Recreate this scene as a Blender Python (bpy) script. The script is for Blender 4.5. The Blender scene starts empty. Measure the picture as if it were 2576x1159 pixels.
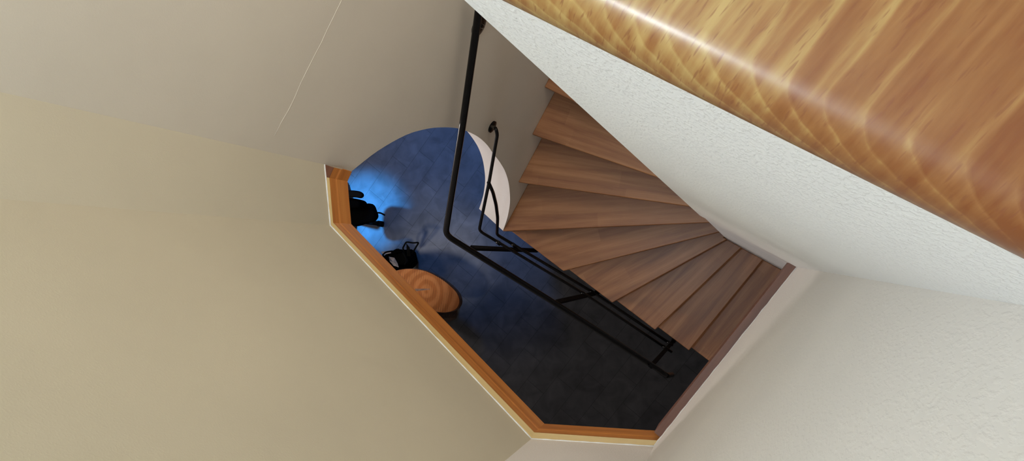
import bpy, bmesh, math, random
from mathutils import Vector, Matrix, geometry
import math
R_ = math.radians
scn = bpy.context.scene
COL = scn.collection

# ------------------------------------------------------------------ camera
F = 1930.0                      # focal length in pixels of the 2576 px wide frame
H = 5.4                         # eye height above the lower floor
NAD = (1880.0, 651.0)           # where straight down falls in the frame
_d = Vector((NAD[0]-1288, NAD[1]-579.5, F)).normalized()
UP = -_d
AX = (Vector((1, 0, 0)) - UP*UP.x).normalized()
AY = UP.cross(AX)
def cam2world(v): return Vector((AX.dot(v), AY.dot(v), UP.dot(v)))
cd = bpy.data.cameras.new('camera'); cam = bpy.data.objects.new('camera', cd); COL.objects.link(cam)
cd.sensor_width = 36.0; cd.lens = 36.0*F/2576.0; cd.clip_start = 0.01; cd.clip_end = 60
xw = cam2world(Vector((1, 0, 0))); yw = cam2world(Vector((0, -1, 0))); zw = cam2world(Vector((0, 0, -1)))
cam.matrix_world = Matrix(((xw.x, yw.x, zw.x, 0), (xw.y, yw.y, zw.y, 0), (xw.z, yw.z, zw.z, H), (0, 0, 0, 1)))
scn.camera = cam
def ray(px, py): return cam2world(Vector((px-1288, py-579.5, F)))
def P(px, py, z):
    v = ray(px, py); t = (z-H)/v.z
    return Vector((v.x*t, v.y*t, z))

# ------------------------------------------------------------------ world, exposure, lights
w = bpy.data.worlds.new('world'); scn.world = w; w.use_nodes = True
w.node_tree.nodes['Background'].inputs[0].default_value = (0.5, 0.55, 0.65, 1)
w.node_tree.nodes['Background'].inputs[1].default_value = 0.02
vs = scn.view_settings
vs.view_transform = 'Standard'; vs.look = 'None'; vs.exposure = 0.0; vs.gamma = 1.0; vs.use_curve_mapping = False

def light(name, kind, loc, energy, col, size=0.1, rot=None, target=None, **kw):
    l = bpy.data.lights.new(name, kind); o = bpy.data.objects.new(name, l); COL.objects.link(o)
    o.location = loc; l.energy = energy; l.color = col
    if kind == 'AREA': l.size = size; l.shape = kw.get('shape', 'DISK')
    elif kind in ('POINT', 'SPOT'): l.shadow_soft_size = size
    if kind == 'AREA' and 'size_y' in kw: l.shape = 'RECTANGLE'; l.size_y = kw['size_y']
    if kind == 'SPOT': l.spot_size = kw.get('cone', 1.0); l.spot_blend = kw.get('blend', 0.8)
    if target is not None:
        o.rotation_euler = (Vector(target)-Vector(loc)).to_track_quat('-Z', 'Y').to_euler()
    return o
LAMP = Vector((-0.73, -0.21, 6.95))
light('stairwell_lamp_light', 'POINT', LAMP, 100, (0.74, 0.87, 1.0), 0.10)
light('landing_light', 'AREA', (0.20, 1.45, 4.60), 12, (1.0, 0.86, 0.72), 0.9, target=(-0.9, 0.3, 3.0))
light('blue_spot_light', 'SPOT', (-3.75, 0.50, 1.9), 3600, (0.045, 0.38, 1.0), 0.05, target=tuple(P(912, 535, 0)), cone=R_(21), blend=0.9)
light('blue_wash_light', 'SPOT', (-1.95, 2.0, 2.9), 1000, (0.07, 0.33, 1.0), 0.25, target=tuple(P(1190, 370, 0)), cone=R_(46), blend=1.0)
light('hall_spot_light', 'SPOT', (-2.3, -0.8, 2.9), 700, (1.0, 0.94, 0.82), 0.15, target=tuple(P(1105, 625, 0)), cone=R_(19), blend=1.0)
light('reveal_fill_light', 'POINT', (-3.8, 0.40, 1.7), 100, (1.0, 0.92, 0.87), 0.15)  # added fill without a fixture, brightens the reveal of the curved wall end

# ------------------------------------------------------------------ materials
def nodes(m):
    m.use_nodes = True; nt = m.node_tree; return nt, nt.nodes['Principled BSDF']
def N(nt, t, **kw):
    n = nt.nodes.new(t)
    for k, v in kw.items(): setattr(n, k, v)
    return n
def ramp(nt, stops):
    r = N(nt, 'ShaderNodeValToRGB'); e = r.color_ramp.elements
    while len(e) < len(stops): e.new(0.5)
    for i, (p, c) in enumerate(stops): e[i].position = p; e[i].color = (*c, 1)
    return r
def srgb(r, g, b):
    f = lambda c: (c/255/12.92 if c/255 <= .04045 else ((c/255+.055)/1.055)**2.4)
    return (f(r), f(g), f(b))

def plaster(name, col, grain, strength, dist=0.001, rough=0.85, var=0.03, zs=1.0):
    m = bpy.data.materials.new(name); nt, b = nodes(m); L = nt.links.new
    tc = N(nt, 'ShaderNodeTexCoord')
    n1 = N(nt, 'ShaderNodeTexNoise'); n1.inputs['Scale'].default_value = grain; n1.inputs['Detail'].default_value = 3
    n2 = N(nt, 'ShaderNodeTexNoise'); n2.inputs['Scale'].default_value = 3.0; n2.inputs['Detail'].default_value = 4
    gm = N(nt, 'ShaderNodeMapping'); gm.inputs['Scale'].default_value = (1, 1, zs); L(tc.outputs['Object'], gm.inputs[0]); L(gm.outputs[0], n1.inputs['Vector']); L(tc.outputs['Object'], n2.inputs['Vector'])
    r = ramp(nt, [(0.3, tuple(c*(1-var) for c in col)), (0.7, tuple(min(1, c*(1+var)) for c in col))])
    L(n2.outputs['Fac'], r.inputs['Fac']); L(r.outputs['Color'], b.inputs['Base Color'])
    shp = ramp(nt, [(0.48, (0, 0, 0)), (0.66, (1, 1, 1))])
    L(n1.outputs['Fac'], shp.inputs['Fac'])
    bp = N(nt, 'ShaderNodeBump'); bp.inputs['Strength'].default_value = strength; bp.inputs['Distance'].default_value = dist
    L(shp.outputs['Color'], bp.inputs['Height']); L(bp.outputs['Normal'], b.inputs['Normal'])
    b.inputs['Roughness'].default_value = rough
    return m
M = {}
M['cream'] = plaster('cream_plaster', (0.61, 0.565, 0.44), 260, 0.12, 0.0006)
M['cream_w'] = plaster('cream_plaster_high_wall', (0.70, 0.655, 0.565), 260, 0.12, 0.0006)
M['right'] = plaster('off_white_plaster', (0.80, 0.765, 0.73), 260, 0.22, 0.0010, zs=0.4)
M['white'] = plaster('white_textured_plaster', (0.86, 0.87, 0.88), 420, 0.42, 0.0010, zs=0.4)
M['lower'] = plaster('lower_room_plaster', (0.84, 0.80, 0.78), 120, 0.3)
M['ceil'] = plaster('ceiling_paint', (0.75, 0.73, 0.68), 200, 0.1)

def wood_uv(name, cols, rough=0.42, staves=0.0, coat=0.15, grain=1.0):
    """cols dark, mid, light. UV in metres, u along the grain."""
    m = bpy.data.materials.new(name); nt, b = nodes(m); L = nt.links.new
    uv = N(nt, 'ShaderNodeUVMap')
    mp = N(nt, 'ShaderNodeMapping'); mp.inputs['Scale'].default_value = (1.6*grain, 26*grain, 1); L(uv.outputs[0], mp.inputs[0])
    n1 = N(nt, 'ShaderNodeTexNoise'); n1.inputs['Scale'].default_value = 1.0; n1.inputs['Detail'].default_value = 5; n1.inputs['Distortion'].default_value = 0.6
    L(mp.outputs[0], n1.inputs['Vector'])
    mp2 = N(nt, 'ShaderNodeMapping'); mp2.inputs['Scale'].default_value = (14, 420, 1); L(uv.outputs[0], mp2.inputs[0])
    n2 = N(nt, 'ShaderNodeTexNoise'); n2.inputs['Scale'].default_value = 1.0; n2.inputs['Detail'].default_value = 2
    L(mp2.outputs[0], n2.inputs['Vector'])
    mix = N(nt, 'ShaderNodeMath', operation='MULTIPLY_ADD'); mix.inputs[1].default_value = 0.25
    L(n2.outputs['Fac'], mix.inputs[0]); 
    sc = N(nt, 'ShaderNodeMath', operation='MULTIPLY'); sc.inputs[1].default_value = 0.75; L(n1.outputs['Fac'], sc.inputs[0])
    L(sc.outputs[0], mix.inputs[2])
    fac = mix.outputs[0]
    if staves:
        sp = N(nt, 'ShaderNodeSeparateXYZ'); L(uv.outputs[0], sp.inputs[0])
        dv = N(nt, 'ShaderNodeMath', operation='DIVIDE'); dv.inputs[1].default_value = staves; L(sp.outputs[1], dv.inputs[0])
        fl = N(nt, 'ShaderNodeMath', operation='FLOOR'); L(dv.outputs[0], fl.inputs[0])
        w1 = N(nt, 'ShaderNodeTexWhiteNoise', noise_dimensions='1D'); L(fl.outputs[0], w1.inputs['W'])
        # staves end at different places along the board
        ua = N(nt, 'ShaderNodeMath', operation='MULTIPLY_ADD'); ua.inputs[1].default_value = 2.1; L(sp.outputs[0], ua.inputs[0])
        wm = N(nt, 'ShaderNodeMath', operation='MULTIPLY'); wm.inputs[1].default_value = 7.0; L(w1.outputs['Value'], wm.inputs[0]); L(wm.outputs[0], ua.inputs[2])
        uf = N(nt, 'ShaderNodeMath', operation='FLOOR'); L(ua.outputs[0], uf.inputs[0])
        cb = N(nt, 'ShaderNodeCombineXYZ'); L(uf.outputs[0], cb.inputs[0]); L(fl.outputs[0], cb.inputs[1])
        w2 = N(nt, 'ShaderNodeTexWhiteNoise', noise_dimensions='3D'); L(cb.outputs[0], w2.inputs['Vector'])
        a = N(nt, 'ShaderNodeMath', operation='MULTIPLY_ADD'); a.inputs[1].default_value = 0.13; L(w2.outputs['Value'], a.inputs[0])
        s2 = N(nt, 'ShaderNodeMath', operation='SUBTRACT'); s2.inputs[1].default_value = 0.065; L(fac, s2.inputs[0]); L(s2.outputs[0], a.inputs[2])
        fac = a.outputs[0]
    r = ramp(nt, [(0.30, cols[0]), (0.50, cols[1]), (0.70, cols[2])]); L(fac, r.inputs['Fac'])
    L(r.outputs['Color'], b.inputs['Base Color'])
    b.inputs['Roughness'].default_value = rough
    b.inputs['Coat Weight'].default_value = coat; b.inputs['Coat Roughness'].default_value = 0.3
    return m
M['tread'] = wood_uv('beech_tread', ((0.20, 0.072, 0.022), (0.32, 0.13, 0.044), (0.44, 0.205, 0.078)), 0.45, 0.085)
M['riser'] = wood_uv('beech_riser', ((0.20, 0.09, 0.035), (0.29, 0.135, 0.055), (0.37, 0.19, 0.09)), 0.5, 0)
M['trim'] = wood_uv('pine_trim', ((0.36, 0.12, 0.026), (0.60, 0.225, 0.052), (0.72, 0.31, 0.08)), 0.4, 0, 0.2)
M['ledge'] = wood_uv('lit_trim_edge', ((0.50, 0.33, 0.12), (0.60, 0.42, 0.17), (0.66, 0.48, 0.22)), 0.5, 0, 0.1)  # paler than the trim faces: light on the top edges put into the colour
M['redtrim'] = wood_uv('reddish_trim', ((0.10, 0.032, 0.014), (0.16, 0.055, 0.024), (0.22, 0.085, 0.038)), 0.5, 0, 0.1)

COP0 = -0.05
def coping_wood():
    m = bpy.data.materials.new('varnished_beech'); nt, b = nodes(m); L = nt.links.new
    tc = N(nt, 'ShaderNodeTexCoord')
    rot = N(nt, 'ShaderNodeMapping', vector_type='TEXTURE'); rot.inputs['Rotation'].default_value = (0, 0, R_(50))
    L(tc.outputs['Object'], rot.inputs[0])          # x now along the grain
    # growth layers slanting through the board: they run along the grain on top and turn where the edge is rounded
    dn = N(nt, 'ShaderNodeVectorMath', operation='DOT_PRODUCT'); dn.inputs[1].default_value = (0.0, 1.0, -2.6); L(rot.outputs[0], dn.inputs[0])
    dm = N(nt, 'ShaderNodeMapping'); dm.inputs['Scale'].default_value = (6, 22, 22); L(rot.outputs[0], dm.inputs[0])
    dx = N(nt, 'ShaderNodeTexNoise'); dx.inputs['Scale'].default_value = 1.0; dx.inputs['Detail'].default_value = 3; L(dm.outputs[0], dx.inputs['Vector'])
    da = N(nt, 'ShaderNodeMath', operation='MULTIPLY_ADD'); da.inputs[1].default_value = 0.022; L(dx.outputs['Fac'], da.inputs[0]); L(dn.outputs['Value'], da.inputs[2])
    db = N(nt, 'ShaderNodeMath', operation='MULTIPLY'); db.inputs[1].default_value = 84.0; L(da.outputs[0], db.inputs[0])
    wn = N(nt, 'ShaderNodeMath', operation='FRACT'); L(db.outputs[0], wn.inputs[0])
    # short dark pores
    pm = N(nt, 'ShaderNodeMapping'); pm.inputs['Scale'].default_value = (130, 900, 250); L(rot.outputs[0], pm.inputs[0])
    pn = N(nt, 'ShaderNodeTexNoise'); pn.inputs['Scale'].default_value = 1.0; pn.inputs['Detail'].default_value = 1; L(pm.outputs[0], pn.inputs['Vector'])
    pr = ramp(nt, [(0.61, (0, 0, 0)), (0.72, (1, 1, 1))]); L(pn.outputs['Fac'], pr.inputs['Fac'])
    sm = N(nt, 'ShaderNodeMapping'); sm.inputs['Scale'].default_value = (26, 230, 60); L(rot.outputs[0], sm.inputs[0])
    sn = N(nt, 'ShaderNodeTexNoise'); sn.inputs['Scale'].default_value = 1.0; sn.inputs['Detail'].default_value = 4; L(sm.outputs[0], sn.inputs['Vector'])
    wr = ramp(nt, [(0.0, (0.40, 0.40, 0.40)), (0.12, (0.95, 0.95, 0.95)), (0.26, (0.70, 0.70, 0.70)), (0.62, (0.40, 0.40, 0.40))]); L(wn.outputs[0], wr.inputs['Fac'])
    a = N(nt, 'ShaderNodeMath', operation='MULTIPLY_ADD'); a.inputs[1].default_value = 0.72; L(sn.outputs['Fac'], a.inputs[0])
    s = N(nt, 'ShaderNodeMath', operation='MULTIPLY'); s.inputs[1].default_value = 0.30; L(wr.outputs['Color'], s.inputs[0]); L(s.outputs[0], a.inputs[2])
    # the board turns from pale sapwood to redder heartwood along its length
    al = N(nt, 'ShaderNodeVectorMath', operation='DOT_PRODUCT'); al.inputs[1].default_value = (-0.866, 0.5, 0.0); L(tc.outputs['Object'], al.inputs[0])
    bn = N(nt, 'ShaderNodeTexNoise'); bn.inputs['Scale'].default_value = 14; bn.inputs['Detail'].default_value = 2; L(tc.outputs['Object'], bn.inputs['Vector'])
    ad = N(nt, 'ShaderNodeMath', operation='MULTIPLY_ADD'); ad.inputs[1].default_value = 0.06; L(bn.outputs['Fac'], ad.inputs[0]); L(al.outputs['Value'], ad.inputs[2])
    hr = N(nt, 'ShaderNodeMapRange'); hr.inputs['From Min'].default_value = COP0-0.02; hr.inputs['From Max'].default_value = COP0+0.15; hr.inputs['To Min'].default_value = -0.36; hr.inputs['To Max'].default_value = 0.13
    L(ad.outputs[0], hr.inputs['Value'])
    a2 = N(nt, 'ShaderNodeMath', operation='ADD'); L(a.outputs[0], a2.inputs[0]); L(hr.outputs[0], a2.inputs[1]); a = a2
    r = ramp(nt, [(0.26, (0.15, 0.045, 0.008)), (0.5, (0.21, 0.090, 0.024)), (0.80, (0.34, 0.225, 0.078))]); L(a.outputs[0], r.inputs['Fac'])
    mx = N(nt, 'ShaderNodeMix', data_type='RGBA'); mx.inputs[7].default_value = (0.15, 0.045, 0.014, 1)
    pmul = N(nt, 'ShaderNodeMath', operation='MULTIPLY'); pmul.inputs[1].default_value = 0.55; L(pr.outputs['Color'], pmul.inputs[0])
    L(pmul.outputs[0], mx.inputs[0]); L(r.outputs['Color'], mx.inputs[6])
    L(mx.outputs[2], b.inputs['Base Color'])
    b.inputs['Roughness'].default_value = 0.45; b.inputs['Specular IOR Level'].default_value = 0.2; b.inputs['Coat Weight'].default_value = 0.5; b.inputs['Coat Roughness'].default_value = 0.27
    return m
M['coping'] = coping_wood()

def floor_mat():
    m = bpy.data.materials.new('slate_tiles'); nt, b = nodes(m); L = nt.links.new
    tc = N(nt, 'ShaderNodeTexCoord')
    mp = N(nt, 'ShaderNodeMapping', vector_type='TEXTURE'); mp.inputs['Rotation'].default_value = (0, 0, R_(52)); mp.inputs['Location'].default_value = (-0.0447, 0.0191, 0)
    L(tc.outputs['Object'], mp.inputs[0])
    bk = N(nt, 'ShaderNodeTexBrick'); bk.inputs['Scale'].default_value = 1.0
    bk.inputs['Brick Width'].default_value = 0.325; bk.inputs['Row Height'].default_value = 0.157
    bk.inputs['Mortar Size'].default_value = 0.0016; bk.inputs['Mortar Smooth'].default_value = 0.3
    bk.inputs['Color1'].default_value = (0.026, 0.027, 0.031, 1); bk.inputs['Color2'].default_value = (0.031, 0.032, 0.036, 1); bk.inputs['Mortar'].default_value = (0.014, 0.014, 0.016, 1)
    L(mp.outputs[0], bk.inputs['Vector'])
    n = N(nt, 'ShaderNodeTexNoise'); n.inputs['Scale'].default_value = 9; n.inputs['Detail'].default_value = 7; n.inputs['Distortion'].default_value = 0.8; L(tc.outputs['Object'], n.inputs['Vector'])
    r = ramp(nt, [(0.3, (0.70, 0.70, 0.70)), (0.72, (1.25, 1.25, 1.25))]); L(n.outputs['Fac'], r.inputs['Fac'])
    mx = N(nt, 'ShaderNodeMix', data_type='RGBA', blend_type='MULTIPLY'); mx.inputs[0].default_value = 1; L(bk.outputs['Color'], mx.inputs[6]); L(r.outputs['Color'], mx.inputs[7])
    # faint pale veins
    vn = N(nt, 'ShaderNodeTexNoise'); vn.inputs['Scale'].default_value = 2.2; vn.inputs['Detail'].default_value = 0; vn.inputs['Distortion'].default_value = 0.2; L(mp.outputs[0], vn.inputs['Vector'])
    ab = N(nt, 'ShaderNodeMath', operation='SUBTRACT'); ab.inputs[1].default_value = 0.5; L(vn.outputs['Fac'], ab.inputs[0])
    ab2 = N(nt, 'ShaderNodeMath', operation='ABSOLUTE'); L(ab.outputs[0], ab2.inputs[0])
    vr = ramp(nt, [(0.0, (1, 1, 1)), (0.003, (0, 0, 0))]); L(ab2.outputs[0], vr.inputs['Fac'])
    sk = N(nt, 'ShaderNodeTexNoise'); sk.inputs['Scale'].default_value = 6.0; L(mp.outputs[0], sk.inputs['Vector'])
    skr = ramp(nt, [(0.60, (0, 0, 0)), (0.68, (1, 1, 1))]); L(sk.outputs['Fac'], skr.inputs['Fac'])
    vq = N(nt, 'ShaderNodeMath', operation='MULTIPLY'); L(vr.outputs['Color'], vq.inputs[0]); L(skr.outputs['Color'], vq.inputs[1])
    vm = N(nt, 'ShaderNodeMath', operation='MULTIPLY'); vm.inputs[1].default_value = 0.03; L(vq.outputs[0], vm.inputs[0])
    m2 = N(nt, 'ShaderNodeMix', data_type='RGBA'); m2.inputs[7].default_value = (0.3, 0.3, 0.32, 1); L(vm.outputs[0], m2.inputs[0]); L(mx.outputs[2], m2.inputs[6])
    L(m2.outputs[2], b.inputs['Base Color'])
    b.inputs['Roughness'].default_value = 0.7; b.inputs['Specular IOR Level'].default_value = 0.12
    bp = N(nt, 'ShaderNodeBump'); bp.inputs['Strength'].default_value = 0.25; bp.inputs['Distance'].default_value = 0.002
    L(bk.outputs['Fac'], bp.inputs['Height']); bp.invert = True; L(bp.outputs['Normal'], b.inputs['Normal'])
    return m
M['floor'] = floor_mat()

def simple(name, col, rough=0.5, metal=0.0, noise=0.0, sc=60):
    m = bpy.data.materials.new(name); nt, b = nodes(m); L = nt.links.new
    tc = N(nt, 'ShaderNodeTexCoord'); n = N(nt, 'ShaderNodeTexNoise'); n.inputs['Scale'].default_value = sc; n.inputs['Detail'].default_value = 3
    L(tc.outputs['Object'], n.inputs['Vector'])
    r = ramp(nt, [(0.3, tuple(c*(1-noise) for c in col)), (0.7, tuple(min(1, c*(1+noise)) for c in col))]); L(n.outputs['Fac'], r.inputs['Fac'])
    L(r.outputs['Color'], b.inputs['Base Color']); b.inputs['Roughness'].default_value = rough; b.inputs['Metallic'].default_value = metal
    return m
M['black'] = simple('black_painted_iron', (0.004, 0.004, 0.0045), 0.25, 0.0, 0.1)
M['fabric'] = simple('black_fabric', (0.0012, 0.0012, 0.0012), 0.95, 0.0, 0.3, 300)
M['plastic'] = simple('black_plastic', (0.0012, 0.0012, 0.0012), 0.7, 0.0, 0.1)
M['post'] = simple('black_post_paint', (0.006, 0.006, 0.007), 0.8, 0.0, 0.1)
M['paper'] = simple('newsprint', (0.05, 0.038, 0.032), 0.9, 0.0, 0.35, 45)
M['bark'] = simple('bark', (0.035, 0.014, 0.006), 0.9, 0.0, 0.5, 40)
M['glass_shade'] = simple('lamp_glass', (0.9, 0.85, 0.75), 0.4, 0, 0.02)
M['glass_shade'].node_tree.nodes['Principled BSDF'].inputs['Emission Color'].default_value = (1, 0.86, 0.68, 1)
M['glass_shade'].node_tree.nodes['Principled BSDF'].inputs['Emission Strength'].default_value = 3.0
M['brass'] = simple('grey_metal', (0.5, 0.5, 0.5), 0.35, 1.0, 0.05)

for k_, v_ in (('black', .2), ('fabric', .0), ('plastic', .03), ('post', .05)): M[k_].node_tree.nodes['Principled BSDF'].inputs['Specular IOR Level'].default_value = v_

def log_mat(center, tilt):
    m = bpy.data.materials.new('sawn_log_end'); nt, b = nodes(m); L = nt.links.new
    tc = N(nt, 'ShaderNodeTexCoord')
    mp = N(nt, 'ShaderNodeMapping'); mp.inputs['Location'].default_value = (-center[0], -center[1], 0); L(tc.outputs['Object'], mp.inputs[0])
    mr = N(nt, 'ShaderNodeMapping'); mr.inputs['Rotation'].default_value = (0, 0, tilt); L(mp.outputs[0], mr.inputs[0])
    # saw marks
    w1 = N(nt, 'ShaderNodeTexWave', wave_type='BANDS', bands_direction='X'); w1.inputs['Scale'].default_value = 24; w1.inputs['Distortion'].default_value = 1.2; w1.inputs['Detail'].default_value = 2
    L(mr.outputs[0], w1.inputs['Vector'])
    w2 = N(nt, 'ShaderNodeTexWave', wave_type='RINGS', rings_direction='Z'); w2.inputs['Scale'].default_value = 5; w2.inputs['Distortion'].default_value = 5; w2.inputs['Detail'].default_value = 2
    L(mp.outputs[0], w2.inputs['Vector'])
    n = N(nt, 'ShaderNodeTexNoise'); n.inputs['Scale'].default_value = 7; n.inputs['Detail'].default_value = 4; L(mp.outputs[0], n.inputs['Vector'])
    msk = ramp(nt, [(0.42, (0, 0, 0)), (0.58, (1, 1, 1))]); L(n.outputs['Fac'], msk.inputs['Fac'])
    saw = ramp(nt, [(0.0, (1, 1, 1)), (0.35, (0, 0, 0))]); L(w1.outputs['Fac'], saw.inputs['Fac'])
    mu = N(nt, 'ShaderNodeMath', operation='MULTIPLY'); L(saw.outputs['Color'], mu.inputs[0]); L(msk.outputs['Color'], mu.inputs[1])
    base = ramp(nt, [(0.2, (0.082, 0.027, 0.008)), (0.8, (0.105, 0.039, 0.013))]); L(w2.outputs['Fac'], base.inputs['Fac'])
    mx = N(nt, 'ShaderNodeMix', data_type='RGBA'); mx.inputs[7].default_value = (0.018, 0.007, 0.003, 1)
    mm = N(nt, 'ShaderNodeMath', operation='MULTIPLY'); mm.inputs[1].default_value = 0.75; L(mu.outputs[0], mm.inputs[0])
    L(mm.outputs[0], mx.inputs[0]); L(base.outputs['Color'], mx.inputs[6]); L(mx.outputs[2], b.inputs['Base Color'])
    b.inputs['Roughness'].default_value = 0.9; b.inputs['Specular IOR Level'].default_value = 0.05
    return m

# ------------------------------------------------------------------ mesh helpers
def mesh_obj(name, verts, faces, mat, parent=None, uvs=None, smooth=False, recalc=True):
    me = bpy.data.meshes.new(name); me.from_pydata([tuple(v) for v in verts], [], faces)
    if uvs is not None:
        lay = me.uv_layers.new(name='UVMap')
        for poly in me.polygons:
            for k, li in enumerate(poly.loop_indices): lay.data[li].uv = uvs[poly.index][k]
    if recalc:
        bm = bmesh.new(); bm.from_mesh(me); bmesh.ops.recalc_face_normals(bm, faces=bm.faces); bm.to_mesh(me); bm.free()
    if smooth:
        for p in me.polygons: p.use_smooth = True
    me.materials.append(mat)
    o = bpy.data.objects.new(name, me); COL.objects.link(o)
    if parent: o.parent = parent
    return o
def empty(name, loc, label, cat, group=None):
    o = bpy.data.objects.new(name, None); COL.objects.link(o); o.location = loc; o.empty_display_size = 0.05
    o['label'] = label; o['category'] = cat
    if group: o['group'] = group
    return o
def struct(o, label=None):
    o['kind'] = 'structure'
    if label: o['label'] = label
    return o
def local(parent, o):
    """Keep world placement of a mesh written in world coordinates under an Empty."""
    o.parent = parent; o.matrix_parent_inverse = Matrix.Translation(-parent.location)
    return o
def prism(outline, z0, z1):
    n = len(outline); v = [(p[0], p[1], z0) for p in outline]+[(p[0], p[1], z1) for p in outline]
    f = [list(range(n))[::-1], list(range(n, 2*n))]+[[i, (i+1) % n, n+(i+1) % n, n+i] for i in range(n)]
    return v, f
def tessprism(loops, to3, t0, t1):
    """polygon with holes (list of 2-D loops), extruded between t0 and t1; to3(a,b,t)->3-D"""
    tris = geometry.tessellate_polygon([[Vector((p[0], p[1], 0)) for p in l] for l in loops])
    flat = [p for l in loops for p in l]; n = len(flat)
    v = [to3(p[0], p[1], t0) for p in flat]+[to3(p[0], p[1], t1) for p in flat]
    f = [list(t) for t in tris]+[[a+n for a in t][::-1] for t in tris]
    k = 0
    for l in loops:
        m = len(l)
        for i in range(m): f.append([k+i, k+(i+1) % m, n+k+(i+1) % m, n+k+i])
        k += m
    return v, f
def bevel_obj(o, w, seg=2):
    b = o.modifiers.new('bevel', 'BEVEL'); b.width = w; b.segments = seg; b.limit_method = 'ANGLE'; b.angle_limit = R_(40); return o
def smooth_path(pts, r, n=6):
    """Round the corners of a polyline with radius-like distance r."""
    out = [Vector(pts[0])]
    for i in range(1, len(pts)-1):
        a, b, c = Vector(pts[i-1]), Vector(pts[i]), Vector(pts[i+1])
        d = min(r, (a-b).length*.45, (c-b).length*.45)
        p = b+(a-b).normalized()*d; q = b+(c-b).normalized()*d
        for k in range(n+1):
            t = k/n; out.append(p*(1-t)**2+b*2*t*(1-t)+q*t*t)
    out.append(Vector(pts[-1])); return out
def tube(path, r, seg=14, cap=True, rad=None):
    path = [Vector(p) for p in path]; v = []; f = []
    t0 = (path[1]-path[0]).normalized(); nrm = t0.orthogonal().normalized()
    for i, p in enumerate(path):
        t = (path[min(i+1, len(path)-1)]-path[max(i-1, 0)]).normalized()
        nrm = (nrm-t*nrm.dot(t)).normalized(); bn = t.cross(nrm)
        rr = rad[i] if rad else r
        for k in range(seg):
            a = 2*math.pi*k/seg; v.append(p+(nrm*math.cos(a)+bn*math.sin(a))*rr)
    for i in range(len(path)-1):
        for k in range(seg): f.append([i*seg+k, i*seg+(k+1) % seg, (i+1)*seg+(k+1) % seg, (i+1)*seg+k])
    if cap: f.append(list(range(seg))[::-1]); f.append([(len(path)-1)*seg+k for k in range(seg)])
    return v, f
def join(*vfs):
    V = []; Fc = []
    for v, f in vfs:
        k = len(V); V += list(v); Fc += [[a+k for a in q] for q in f]
    return V, Fc
def box(c, ax, ay, az, sx, sy, sz):
    c = Vector(c); v = []
    for dz in (-1, 1):
        for dx, dy in ((-1, -1), (1, -1), (1, 1), (-1, 1)): v.append(c+ax*dx*sx/2+ay*dy*sy/2+az*dz*sz/2)
    return v, [[3, 2, 1, 0], [4, 5, 6, 7], [0, 1, 5, 4], [1, 2, 6, 5], [2, 3, 7, 6], [3, 0, 4, 7]]
X, Y, Z = Vector((1, 0, 0)), Vector((0, 1, 0)), Vector((0, 0, 1))

# ------------------------------------------------------------------ plan of the stairwell
ZT = 3.308                       # top of the beech trim
ZC = 3.198                       # ceiling of the lower room
ZTOP = 7.9
A0 = P(816.5, 413.6, ZT); A1 = P(831, 567, ZT); A2 = P(1337, 1103, ZT); A3 = P(1645, 1122, ZT); A4 = P(2005, 672, ZT)
W0 = P(1265, 580, 1.26); W0.z = 0
aW = R_(60.47); UW = Vector((math.cos(aW), math.sin(aW), 0)); NW = Vector((-UW.y, UW.x, 0))   # NW points away from the stairs
def WP(s, z, off=0.0): p = W0+UW*s+NW*off; return Vector((p.x, p.y, z))
dP = Vector((math.cos(R_(150)), math.sin(R_(150)), 0)); nP = Vector((math.cos(R_(60)), math.sin(R_(60)), 0))  # parapet run, parapet normal (away from the well)
A4f = Vector((A4.x, A4.y, 0))
dR = Vector((A4.x-A3.x, A4.y-A3.y, 0)).normalized()
Bk = A4f+dR*1.45; Ck = WP(2.25, 0)

# ------------------------------------------------------------------ structure
fl = mesh_obj('floor', [(-5, -3, 0), (2.2, -3, 0), (2.2, 3.6, 0), (-5, 3.6, 0), (-5, -3, -.1), (2.2, -3, -.1), (2.2, 3.6, -.1), (-5, 3.6, -.1)],
              [[0, 1, 2, 3], [7, 6, 5, 4], [0, 4, 5, 1], [1, 5, 6, 2], [2, 6, 7, 3], [3, 7, 4, 0]], M['floor'])
struct(fl)
# lower room outer walls
def slabwall(name, p, q, th, z0, z1, mat, side=1):
    p = Vector((p[0], p[1], 0)); q = Vector((q[0], q[1], 0)); d = (q-p).normalized(); n = Vector((-d.y, d.x, 0))*th*side
    v, f = prism([(p.x, p.y), (q.x, q.y), (q.x+n.x, q.y+n.y), (p.x+n.x, p.y+n.y)], z0, z1)
    return struct(mesh_obj(name, v, f, mat))
slabwall('wall_west', (-5, -3), (-5, 3.6), .1, 0, ZC, M['lower'], 1)
slabwall('wall_east', (2.2, -3), (2.2, 3.6), .1, 0, ZC, M['lower'], -1)
slabwall('wall_south', (-5, -3), (2.2, -3), .1, 0, ZC, M['lower'], -1)
slabwall('wall_north', (-5, 3.6), (2.2, 3.6), .1, 0, ZC, M['lower'], 1)
# slab between the storeys, with the stairwell cut out
hole = [(A0.x, A0.y), (A1.x, A1.y), (A2.x, A2.y), (A3.x, A3.y), (A4.x, A4.y), (Bk.x, Bk.y), (Ck.x, Ck.y)]
hc = (sum(p[0] for p in hole)/7, sum(p[1] for p in hole)/7)
hole = [(p[0]+(Vector((p[0]-hc[0], p[1]-hc[1])).normalized()*.04).x, p[1]+(Vector((p[0]-hc[0], p[1]-hc[1])).normalized()*.04).y) for p in hole]
v, f = tessprism([[(-5, -3), (2.2, -3), (2.2, 3.6), (-5, 3.6)], hole], lambda a, b, t: Vector((a, b, t)), ZC, ZC+.25)
struct(mesh_obj('ceiling_lower', v, f, M['ceil']))
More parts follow.
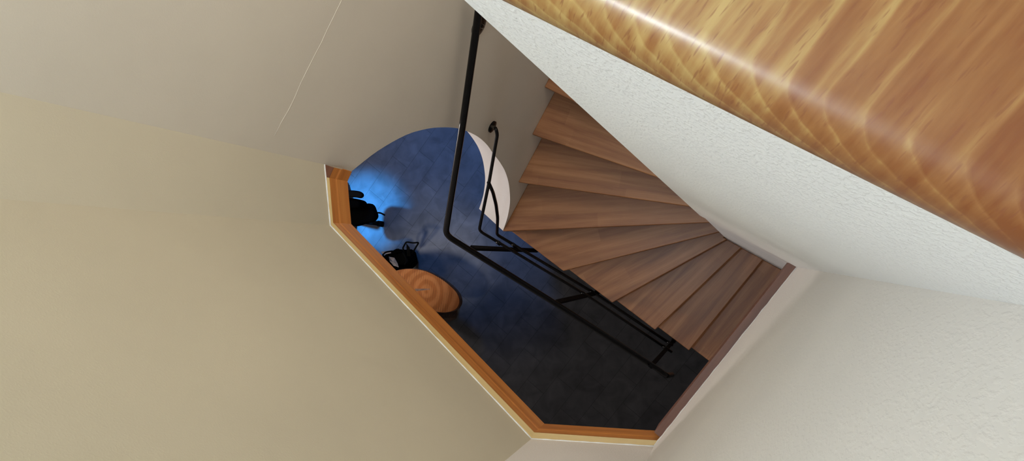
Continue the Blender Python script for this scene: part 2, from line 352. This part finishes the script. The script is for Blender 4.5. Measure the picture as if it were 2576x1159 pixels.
# upper stairwell walls: slabs standing outside the plan line
def shaft(name, p, q, mat, z0=ZC+.002, th=.12):
    p = Vector((p.x, p.y, 0)); q = Vector((q.x, q.y, 0)); d = (q-p).normalized(); n = Vector((d.y, -d.x, 0))*th   # outside on the right when going round counter-clockwise
    v, f = prism([(p.x, p.y), (q.x, q.y), (q.x+n.x+d.x*.05, q.y+n.y+d.y*.05), (p.x+n.x-d.x*.05, p.y+n.y-d.y*.05)], z0, ZTOP)
    return struct(mesh_obj(name, v, f, mat))
shaft('wall_left', A0, A1, M['cream'])
shaft('wall_lower_left', A1, A2, M['cream'])
shaft('wall_bottom', A2, A3, M['right'])
shaft('wall_right', A3, Bk, M['right'])
shaft('wall_back', Bk, Ck, M['cream_w'])
# the wall with the curved free end (the stairs climb along it)
curve = [(0.09, 3.198), (0.15, 3.135), (0.24, 3.037), (0.324, 2.903), (0.372, 2.775), (0.4, 2.66), (0.422, 2.52), (0.428, 2.387), (0.424, 2.25), (0.408, 2.12), (0.385, 2.007),
         (0.357, 1.86), (0.325, 1.728), (0.282, 1.605), (0.233, 1.501), (0.17, 1.395), (0.099, 1.318), (0.05, 1.283), (0.0, 1.258)]
def refine(pts, n=4):
    out = []
    for i in range(len(pts)-1):
        p0 = Vector(pts[max(i-1, 0)]); p1 = Vector(pts[i]); p2 = Vector(pts[i+1]); p3 = Vector(pts[min(i+2, len(pts)-1)])
        for k in range(n):
            t = k/n
            out.append(tuple(0.5*((2*p1)+(-p0+p2)*t+(2*p0-5*p1+4*p2-p3)*t*t+(-p0+3*p1-3*p2+p3)*t**3)))
    out.append(pts[-1]); return out
sc = 0.151
outl = [(sc, ZTOP), (sc, 3.21)]+refine(curve)+[(0, 0), (2.35, 0), (2.35, ZTOP)]
jv = P(1205, 525, 1.258)-P(1265, 580, 1.258)        # run of the free end through the wall's thickness
v, f = tessprism([outl], lambda a, b, t: WP(a, b)+Vector((jv.x, jv.y, 0))*t, 0.0, 1.0)
wall_up = struct(mesh_obj('wall_upper', v, f, M['cream_w']))
wall_up.data.materials.append(M['lower'])
nside = len(outl); nf = len(wall_up.data.polygons)
for k in range(nside):
    if 1 <= k < 2+len(refine(curve))-1: wall_up.data.polygons[nf-nside+k].material_index = 1
# faint plaster seam running level along the wall
rs = random.Random(2)
pth = [WP(.2+.04*k, 3.604+rs.uniform(-.003, .003), -.0002) for k in range(24)]
v, f = tube(pth, .0008, 6); o = mesh_obj('plaster_seam', v, f, M['cream_w'], smooth=True); o.parent = wall_up
# upper ceiling
v, f = prism([(-2.2, -1.6), (2.2, -1.6), (2.2, 3.0), (-2.2, 3.0)], ZTOP, ZTOP+.1)
struct(mesh_obj('ceiling', v, f, M['ceil']))

# parapet wall: full height from the lower floor to the coping
PL = 0.285
pe = A4f+dP*PL
ZP = 5.150
def PP(t, d): return A4f+dP*t+nP*d
v, f = prism([(PP(-.42, .004).x, PP(-.42, .004).y), (PP(-.42, .126).x, PP(-.42, .126).y), (PP(PL-.003, .126).x, PP(PL-.003, .126).y), (PP(PL-.003, .004).x, PP(PL-.003, .004).y)], 0, ZT-.11)
low = struct(mesh_obj('wall_newel', v, f, M['white']))
v, f = prism([(PP(0, 0).x, PP(0, 0).y), (PP(0, .13).x, PP(0, .13).y), (PP(PL, .13).x, PP(PL, .13).y), (PP(PL, 0).x, PP(PL, 0).y)], ZT-.11, ZP)
par = struct(mesh_obj('wall_parapet', v, f, M['white']))

# ------------------------------------------------------------------ coping board
ct = empty('coping_board', (PP(0.1, .1).x, PP(0.1, .1).y, ZP), 'varnished beech coping board with a rounded edge, lying on top of the white parapet wall', 'coping')
prof = []
rr = 0.0155; zc = 5.1625; over = -0.0065
for k in range(0, 17):
    a = -math.pi/2 - math.pi*k/16          # bottom round to top
    prof.append((over+rr+rr*math.cos(a), zc+rr*math.sin(a)))
wid = 0.42
prof = prof+[(over+rr+.03, zc+rr), (wid, zc+rr), (wid, zc-rr)]
n = len(prof); V = []; Fc = []
ends = (0.0005, 0.75)
for t in ends:
    for d, z in prof: p = PP(t+(d*dR.dot(dP)/dR.dot(nP) if t < .1 else 0), d); V.append((p.x, p.y, z))
for i in range(n): Fc.append([i, (i+1) % n, n+(i+1) % n, n+i])
Fc.append(list(range(n))[::-1]); Fc.append([n+i for i in range(n)])
cb = mesh_obj('board', V, Fc, M['coping'], smooth=False); local(ct, cb)
es = cb.modifiers.new('split', 'EDGE_SPLIT'); es.split_angle = R_(40)
for p in cb.data.polygons:
    if len(p.vertices) == 4 and p.index < 17: p.use_smooth = True
# ------------------------------------------------------------------ trims
ti = [P(840, 421, ZT), P(828.4, 447, ZT), P(838, 560, ZT), P(1344, 1087, ZT), P(1663, 1108, ZT)]
def boarding(name, p, q, pn, qn, outer_p, outer_q, mat, ledgemat, steps=((0, 0), (0.0, -0.11)), useed=0.0, label=None):
    """Trim along p->q (inner top edge); pn, qn the neighbouring inner vertices for the mitres."""
    def mitre(a, b, c):      # offset direction at b, between a->b and b->c, pointing into the well
        res = []
        d1 = (b-a) if a is not None else (c-b); d2 = (c-b) if c is not None else (b-a)
        d1 = Vector((d1.x, d1.y, 0)).normalized(); d2 = Vector((d2.x, d2.y, 0)).normalized()
        n1 = Vector((-d1.y, d1.x, 0)); n2 = Vector((-d2.y, d2.x, 0)); m = (n1+n2).normalized(); return m/m.dot(n1)
    mp = mitre(pn, p, q); mq = mitre(p, q, qn)
    V = []; Fc = []; UV = []
    L = (q-p).length; vv = 0
    rows = []
    for (t, dz) in steps: rows.append((p+mp*t+Z*dz, q+mq*t+Z*dz))
    rows.append((outer_p+Z*steps[-1][1], outer_q+Z*steps[-1][1]))
    prev = None; vs_ = []
    for a, b in rows:
        vs_.append(vv if prev is None else vs_[-1]+(a-prev).length); prev = a
    for a, b in rows: V += [a, b]
    for i in range(len(rows)-1):
        Fc.append([2*i, 2*i+1, 2*i+3, 2*i+2]); UV.append([(useed, vs_[i]+useed), (useed+L, vs_[i]+useed), (useed+L, vs_[i+1]+useed), (useed, vs_[i+1]+useed)])
    o = mesh_obj(name, V, Fc, mat, uvs=UV, recalc=False)
    struct(o, label)
    led = mesh_obj('trim_ledge', [outer_p, outer_q, q, p, outer_p-Z*.001, outer_q-Z*.001, q-Z*.001, p-Z*.001], [[0, 1, 2, 3], [7, 6, 5, 4], [0, 4, 5, 1], [1, 5, 6, 2], [2, 6, 7, 3], [3, 7, 4, 0]], ledgemat, parent=o,
                   uvs=[[(useed, 0), (useed+L, 0), (useed+L, .013), (useed, .013)]]*6)
    return o
A0t = Vector((A0.x, A0.y, ZT)); A1t = Vector((A1.x, A1.y, ZT)); A2t = Vector((A2.x, A2.y, ZT)); A3t = Vector((A3.x, A3.y, ZT)); A4t = Vector((A4.x, A4.y, ZT))
A0b = P(822, 446, ZT)
MOULD = ((0, 0), (0.0, -0.036), (0.0018, -0.044), (0.0018, -0.11))
boarding('trim_1', ti[0], ti[1], None, ti[2], A0t, A0b, M['trim'], M['redtrim'], steps=MOULD, useed=1.3)
boarding('trim_2', ti[1], ti[2], ti[0], ti[3], A0b, A1t, M['trim'], M['ledge'], steps=MOULD, useed=2.1)
boarding('trim_3', ti[2], ti[3], ti[1], ti[4], A1t, A2t, M['trim'], M['ledge'], steps=MOULD, useed=3.7)
boarding('trim_4', ti[3], ti[4], ti[2], None, A2t, A3t, M['trim'], M['ledge'], steps=MOULD, useed=4.9)
nR = Vector((-dR.y, dR.x, 0))
r0 = P(1680, 1075, ZT)
boarding('trim_5', Vector((A3.x, A3.y, ZT))+dR*.03+nR*.022, A4t-dR*.0+nR*.022, None, None, A3t+dR*.03, A4t, M['redtrim'], M['redtrim'],
         steps=((0, 0), (0.0, -0.05), (0.0, -0.11)), useed=6.2)
# plaster bead along the trims
for i, (a, b) in enumerate(((A0t, A1t), (A1t, A2t), (A2t, A3t), (A3t, A4t))):
    pth = []; rnd = random.Random(5+i); nseg = max(6, int((b-a).length/.02)); rads = []
    for k in range(nseg+1):
        pth.append(a.lerp(b, k/nseg)+Z*.001); rads.append(0.0026+rnd.uniform(-.0008, .0008))
    v, f = tube(pth, .003, 6, rad=rads)
    struct(mesh_obj('trim_%d' % (6+i), v, f, M['white' if i < 3 else 'right'], smooth=True))

# ------------------------------------------------------------------ staircase
stair = empty('winder_staircase', (-0.75, 0.1, 0), 'beech winder staircase with wedge-shaped treads curling down beneath the white parapet wall', 'staircase')
Tpx = {0: ((1782, 910), (1965, 690)), 1: ((1733, 881), (1917, 655)), 2: ((1645.5, 831.5), (1866, 621)), 3: ((1538.7, 761.6), (1826, 603)), 4: ((1411.4, 682.6), (1804, 584.7)),
       5: ((1262, 581.5), (1774, 560)), 6: ((1305.7, 458), (1720, 517)), 7: ((1342.4, 338.8), (1640, 441)), 8: ((1370, 218), (1438, 252))}
def isect(p, d, q, e):
    den = d.x*e.y-d.y*e.x; t = ((q.x-p.x)*e.y-(q.y-p.y)*e.x)/den; return Vector((p.x+d.x*t, p.y+d.y*t, 0))
oA = P(1265, 580, 1.26); oB = P(1733, 881, .54); oD = Vector((oB.x-oA.x, oB.y-oA.y, 0)).normalized()   # outer line of the free side
E0 = PP(PL, 0); E1 = PP(PL, .13)
def noseline(i):
    a, b = Tpx[i]; z = .36+.18*i; A = P(*a, z); B = P(*b, z); d = Vector((B.x-A.x, B.y-A.y, 0)).normalized(); return Vector((A.x, A.y, 0)), d
NL = {i: noseline(i) for i in Tpx}
NL[-1] = (NL[0][0]-oD*-.22, NL[0][1])
# steps beyond the ones in the photograph, turning on round the newel wall
for k, (sW, ang) in {9: (1.02, -39), 10: (1.27, -50), 11: (1.56, -62), 12: (1.95, -75)}.items():
    q = W0+UW*sW; NL[k] = (Vector((q.x, q.y, 0)), Vector((math.cos(R_(ang)), math.sin(R_(ang)), 0)))
def outer_pt(i, dback=0.0):
    p, d = NL[i]; nb = Vector((-d.y, d.x, 0)); p = p+nb*dback           # back of the step is to the left of the nosing line seen from outside
    if i <= 4: return isect(p, d, oA, oD)
    return isect(p, d, W0-NW*.0, UW)
def inner_pt(i, dback=0.0):
    p, d = NL[i]; nb = Vector((-d.y, d.x, 0)); p = p+nb*dback
    if i <= 3:
        return isect(p, d, PP(0, -.0), dP)
    q = isect(p, d, PP(PL, 0), nP)
    return q
def tread(i, nxt):
    z = .36+.18*i; th = .04
    o0 = outer_pt(i); i0 = inner_pt(i)
    # back edge tucks under the next nosing
    lap = .03
    o1 = outer_pt(nxt, lap); i1 = inner_pt(nxt, lap)
    if i == 4:
        o1 = isect(NL[5][0]+Vector((-NL[5][1].y, NL[5][1].x, 0))*.03, NL[5][1], oA, oD)
    pts = [o0, i0, i1, o1]
    if i == 3: pts = [o0, i0, E0, i1, o1]
    if i == 5:
        pass
    dn = NL[i][1]; nn = Vector((-dn.y, dn.x, 0)); seed = i*1.7+3
    V, Fc = prism([(p.x, p.y) for p in pts], z-th, z)
    UV = []
    for fc in Fc:
        row = []
        for a in fc:
            p = Vector(V[a]); q = p-o0; row.append((q.dot(dn)+seed, Vector((q.x, q.y, 0)).dot(nn)+seed*.37+(z-p.z)))
        UV.append(row)
    o = mesh_obj('tread', V, Fc, M['tread'], uvs=UV, recalc=True); bevel_obj(o, .004, 2)
    return local(stair, o)
order = [-1, 0, 1, 2, 3, 4, 5, 6, 7, 8, 9, 10, 11]
for i in order: tread(i, i+1)
# ------------------------------------------------------------------ railing
rail = empty('stair_railing', (-1.25, 0.1, 1.1), 'black iron stair railing with two thin lower rails along the open side of the stairs', 'railing')
def outerP(px, py, off=0.04):
    n = Vector((oD.y, -oD.x, 0))     # outwards from the stairs
    q = Vector((oA.x, oA.y, 0))+n*(-off if n.dot(Vector((-1, -1, 0))) < 0 else off)
    v = ray(px, py); t = n.dot(q)/n.dot(v); return Vector((v.x*t, v.y*t, H+v.z*t))
def wallP(px, py, off=.07):
    q = W0-NW*off; v = ray(px, py); t = NW.dot(q)/NW.dot(v); return Vector((v.x*t, v.y*t, H+v.z*t))
c1 = (wallP(1120, 590)+outerP(1120, 590))/2
top_end = wallP(1200, 30); top_dir = (top_end-wallP(1120, 590)).normalized()
main = smooth_path([top_end+top_dir*.35, wallP(1200, 60), wallP(1163, 320), c1, outerP(1400, 765), outerP(1655, 928), outerP(1676, 944, .045), outerP(1690, 942, .06)], .045)
v, f = tube(main, .0138, 16); local(rail, mesh_obj('handrail', v, f, M['black'], smooth=True))
c2 = (wallP(1205, 580)+outerP(1205, 580))/2
br2 = wallP(1237, 318, 0.0)
second = smooth_path([wallP(1237, 318, .012), wallP(1247, 322, .055), wallP(1251, 338, .07), wallP(1230, 460), c2, outerP(1480, 745), outerP(1690, 885)], .035)
v, f = tube(second, .0078, 12); local(rail, mesh_obj('middle_rail', v, f, M['black'], smooth=True))
c3 = (wallP(1250, 590, .05)+outerP(1250, 590))/2
third = smooth_path([wallP(1229, 459), wallP(1240, 483, .068), wallP(1248, 515, .065), wallP(1252, 548, .06), c3, outerP(1500, 740), outerP(1692, 868)], .03)
v, f = tube(third, .0085, 12); local(rail, mesh_obj('lower_rail', v, f, M['black'], smooth=True))
# wall plates
def disc(c, n, r, th, seg=24):
    c = Vector(c); return tube([c, c+n*th*.6, c+n*th], r, seg, rad=[r, r, r*.55])
for px, py, off, r in ((1237, 318, 0, .028), (1203, 63, 0, .043)):
    c = wallP(px, py, 0.0)
    v, f = disc(c, -NW, r, .012)
    pl = local(rail, mesh_obj('wall_plate', v, f, M['black'], smooth=False))
# bracket arm for the main rail
a = wallP(1203, 63, .01); b = wallP(1203, 60, .07)
v, f = tube(smooth_path([a, wallP(1216, 68, .05), wallP(1203, 60, .06)], .02), .008, 10); local(rail, mesh_obj('bracket_arm', v, f, M['black'], smooth=True))
# flat posts standing on the outer side
oN = Vector((oD.y, -oD.x, 0));  oN = oN if oN.dot(Vector((-1, -1, 0))) > 0 else -oN
for (tx, ty), zb, wd in (((1187, 621.5), .80, .028), ((1401, 758), .66, .026), ((1637, 921), .32, .022)):
    t = outerP(tx, ty); ztop = t.z-.012
    c = Vector((t.x, t.y, (ztop+zb)/2))+oN*.004
    v, f = box(c, oD, oN, Z, wd, .014, ztop-zb)
    po = local(rail, mesh_obj('post', v, f, M['post'])); bevel_obj(po, .0015, 1)
    # foot bolted to the side of the step
    fc = Vector((t.x, t.y, zb+.02))-oN*.02
    v, f = box(fc, oD, oN, Z, .03, .05, .03); local(rail, mesh_obj('post_foot', v, f, M['post']))
    # short clips holding the lower rails
    for path in (second, third):
        best = min(((Vector((p.x, p.y, 0))-Vector((t.x, t.y, 0))).length, k) for k, p in enumerate(path[8:]))
        # point of the rail abreast of the post
        k = None
        for j in range(len(path)-1):
            s0 = (path[j]-t).dot(oD); s1 = (path[j+1]-t).dot(oD)
            if s0 <= -.025 < s1 and j > 6: k = j; tt = (-.025-s0)/(s1-s0); break
        if k is not None:
            q = path[k].lerp(path[k+1], tt)
            v, f = tube([q, q+oD*.026], .011, 10); local(rail, mesh_obj('rail_clip', v, f, M['black'], smooth=True))

# ------------------------------------------------------------------ log stool by the blue-lit hall
zs = .45
so = [P(990, 684, zs), P(1012, 677, zs), P(1040, 676, zs), P(1072, 682, zs), P(1105, 698, zs), P(1132, 718, zs), P(1150, 738, zs), P(1156, 758, zs), P(1150, 774, zs), P(1135, 783, zs), P(1112, 786, zs), P(1085, 782, zs)]
hid = [Vector((-2.20, -.375, zs)), Vector((-2.30, -.34, zs)), Vector((-2.40, -.26, zs)), Vector((-2.42, -.15, zs))]
outl = [tuple(p[:2]) for p in so+hid]
def smooth_loop(pts, n=3):
    out = []; m = len(pts)
    for i in range(m):
        p0, p1, p2, p3 = [Vector(pts[(i+k) % m]) for k in (-1, 0, 1, 2)]
        for k in range(n):
            t = k/n; out.append(tuple(0.5*((2*p1)+(-p0+p2)*t+(2*p0-5*p1+4*p2-p3)*t*t+(-p0+3*p1-3*p2+p3)*t**3)))
    return out
loop = smooth_loop(outl)
cx = sum(p[0] for p in loop)/len(loop); cy = sum(p[1] for p in loop)/len(loop)
stool = empty('log_stool', (cx, cy, 0), 'low stool with a sawn tree-slice top, on the dark tiles below the long diagonal trim', 'stool')
v, f = prism(loop, zs-.05, zs)
seat = local(stool, mesh_obj('seat', v, f, log_mat((cx, cy), R_(-6)))); bevel_obj(seat, .004, 2)
bk = local(stool, mesh_obj('bark_edge', *prism([(cx+(p[0]-cx)*1.008, cy+(p[1]-cy)*1.008) for p in loop], zs-.052, zs-.012), M['bark']))
fc = P(1112, 792, .25)
ft = []
for k in range(24):
    a = 2*math.pi*k/24; r = .10+.008*math.sin(5*a)+.006*math.sin(9*a+1); ft.append((a, r))
V = []; Fc = []
for j, (z, q) in enumerate(((0, 1.15), (.12, 1.0), (.28, .95), (zs-.05, 1.1))):
    for a, r in ft: V.append((fc.x-.075+math.cos(a)*r*q, fc.y+.045+math.sin(a)*r*q, z))
for j in range(3):
    for k in range(24): Fc.append([j*24+k, j*24+(k+1) % 24, (j+1)*24+(k+1) % 24, (j+1)*24+k])
Fc.append(list(range(24))[::-1]); Fc.append([72+k for k in range(24)])
local(stool, mesh_obj('trunk_foot', V, Fc, M['bark']))
# split in the seat
a = P(1044, 729, zs+.0012); b = P(1081, 727, zs+.0012); d = (b-a).normalized(); nn = Vector((-d.y, d.x, 0))
v = [a+nn*.009, a-nn*.009, b-nn*.003, b+nn*.003]; v = v+[p-Z*.003 for p in v]
local(stool, mesh_obj('crack', v, [[0, 1, 2, 3], [7, 6, 5, 4], [0, 4, 5, 1], [1, 5, 6, 2], [2, 6, 7, 3], [3, 7, 4, 0]], M['bark']))

# ------------------------------------------------------------------ black basket bag with paper
bg = P(1004, 657, .13)
bag = empty('carrier_bag', (bg.x, bg.y, 0), 'black bag with loop handles and papers inside, on the floor beside the log stool', 'bag')
rnd = random.Random(3)
V = []; Fc = []; m = 28
rings = [(0.0, .9), (.04, 1.0), (.10, 1.02), (.18, .96), (.23, .98), (.23, .93), (.14, .9), (.03, .86)]
bd = Vector((math.cos(R_(25)), math.sin(R_(25)), 0)); be = Vector((-bd.y, bd.x, 0))
for j, (z, q) in enumerate(rings):
    for k in range(m):
        a = 2*math.pi*k/m; ca, sa = math.cos(a), math.sin(a)
        ex = math.copysign(abs(ca)**.6, ca)*.105*q; ey = math.copysign(abs(sa)**.6, sa)*.075*q
        wob = 1+.05*math.sin(3*a+j)+.03*math.sin(7*a+2*j)
        p = bg+bd*ex*wob+be*ey*wob; V.append((p.x, p.y, z+.012*math.sin(4*a+j) if 0 < j < 6 else z))
for j in range(len(rings)-1):
    for k in range(m): Fc.append([j*m+k, j*m+(k+1) % m, (j+1)*m+(k+1) % m, (j+1)*m+k])
Fc.append(list(range(m))[::-1]); Fc.append([(len(rings)-1)*m+k for k in range(m)])
local(bag, mesh_obj('bag_body', V, Fc, M['fabric'], smooth=True))
for sgn, tips in ((1, [P(1021, 640, .22), P(1013, 624, .29), P(1022, 608, .36), P(1040, 611, .37), P(1054, 609, .36), P(1046, 622, .33), P(1036, 640, .22)]),
                  (-1, [P(1000, 638, .22), P(988, 631, .29), P(970, 634, .35), P(962, 641, .29), P(972, 650, .22)])):
    v, f = tube(smooth_path(tips, .02), .006, 8); local(bag, mesh_obj('handle', v, f, M['fabric'], smooth=True))
v, f = box(P(1029, 624, .30), bd, be, Z, .018, .10, .003); 
lf = [P(1022, 612, .35), P(1030, 622, .35), P(1033, 644, .22), P(1024, 644, .22)]
local(bag, mesh_obj('side_flap', lf+[p-Z*.004 for p in lf], [[0, 1, 2, 3], [7, 6, 5, 4], [0, 4, 5, 1], [1, 5, 6, 2], [2, 6, 7, 3], [3, 7, 4, 0]], M['fabric']))
for q in ([(978, 645), (992, 648), (1000, 662), (1003, 672), (990, 668), (980, 656)], [(958, 633), (980, 630), (984, 636), (966, 640)]):
    pts = [P(x, y, .238+.008*k) for k, (x, y) in enumerate(q)]
    k = len(pts); cpt = sum(pts, Vector())/k
    V = pts+[cpt+Z*.01]+[p-Z*.004 for p in pts]+[cpt+Z*.006]
    Fc = [[i, (i+1) % k, k] for i in range(k)]+[[k+1+(i+1) % k, k+1+i, 2*k+1] for i in range(k)]+[[i, k+1+i, k+1+(i+1) % k, (i+1) % k] for i in range(k)]
    pp = mesh_obj('crumpled_paper', V, Fc, M['paper'])
    local(bag, pp)

# ------------------------------------------------------------------ swivel chair in the blue light
sc_ = P(893, 541, .47)+Vector((-.10, .0, 0))
chair = empty('office_chair', (sc_.x, sc_.y, 0), 'black swivel office chair standing in blue light at the far left of the opening', 'chair')
def pad(name, c, dx, dy, dz, ang, mat, bev, parent=chair):
    ax = Vector((math.cos(ang), math.sin(ang), 0)); ay = Vector((-ax.y, ax.x, 0))
    v, f = box(c, ax, ay, Z, dx, dy, dz); o = mesh_obj(name, v, f, mat); bevel_obj(o, bev, 4); o.data.polygons.foreach_set('use_smooth', [True]*len(o.data.polygons)); return local(parent, o)
ca = R_(-12)
seat_c = Vector((sc_.x-.02, sc_.y+.0, .45))
def lump(name, outline_px, z, th, mat, parent):
    lp = smooth_loop([tuple(P(x, y, z)[:2]) for x, y in outline_px], 4); v, f = prism(lp, z-th, z)
    o = mesh_obj(name, v, f, mat); bevel_obj(o, min(.02, th*.4), 3); return local(parent, o)
lump('seat', [(820, 505), (878, 509), (903, 512), (930, 512), (940, 530), (943, 545), (933, 557), (915, 561), (893, 568), (868, 566), (820, 570)], .48, .07, M['fabric'], chair)
lump('armrest', [(820, 484), (860, 479), (880, 478), (900, 480), (910, 485), (912, 492), (906, 498), (890, 496), (860, 497), (820, 500)], .66, .03, M['plastic'], chair)
lump('backrest', [(835, 497), (870, 496), (892, 500), (903, 505), (905, 515), (898, 522), (865, 524), (835, 522)], .62, .12, M['fabric'], chair)
pst = P(868, 490, .6); v, f = tube([Vector((pst.x, pst.y, .65)), Vector((pst.x-.01, pst.y-.06, .5)), Vector((pst.x-.01, pst.y-.08, .44))], .014, 10); local(chair, mesh_obj('armrest_support', v, f, M['plastic'], smooth=True))
v, f = tube([Vector((seat_c.x-.17, seat_c.y, .08)), Vector((seat_c.x-.17, seat_c.y, .43))], .028, 16); local(chair, mesh_obj('gas_column', v, f, M['plastic'], smooth=True))
v, f = tube(smooth_path([P(935, 538, .42), P(948, 535, .42), P(957, 535, .41), P(968, 541, .38)], .02), .006, 8); local(chair, mesh_obj('lever', v, f, M['plastic'], smooth=True))
hub = Vector((seat_c.x-.17, seat_c.y, .08))
ctip = P(950, 562, .07); base_dir = Vector((ctip.x-hub.x, ctip.y-hub.y, 0)); brad = base_dir.length; b0 = math.atan2(base_dir.y, base_dir.x)
for k in range(4):
    a = b0+2*math.pi*k/4+(.38 if k == 1 else 0); tip = hub+Vector((math.cos(a), math.sin(a), 0))*brad
    v, f = tube([hub, hub.lerp(tip, .5)+Z*.0, tip-Z*.01], .02, 10, rad=[.028, .022, .016]); local(chair, mesh_obj('base_leg', v, f, M['plastic'], smooth=True))
    side = Vector((-math.sin(a), math.cos(a), 0)); wc = Vector((tip.x, tip.y, .027))
    v, f = tube([wc-side*.022, wc-side*.018, wc+side*.018, wc+side*.022], .026, 18, rad=[.02, .026, .026, .02]); local(chair, mesh_obj('caster', v, f, M['plastic'], smooth=False))

# ------------------------------------------------------------------ ceiling lamp over the stairwell
lamp = empty('ceiling_lamp', (LAMP.x, LAMP.y, ZTOP), 'round ceiling lamp above the stairwell, out of frame over the cream walls', 'lamp')
v, f = tube([Vector((LAMP.x, LAMP.y, ZTOP)), Vector((LAMP.x, LAMP.y, ZTOP-.02))], .09, 32); local(lamp, mesh_obj('lamp_base', v, f, M['brass']))
V, Fc = tube([Vector((LAMP.x, LAMP.y, ZTOP-.02)), Vector((LAMP.x, LAMP.y, ZTOP-.035))], .07, 32); local(lamp, mesh_obj('diffuser', V, Fc, M['glass_shade']))
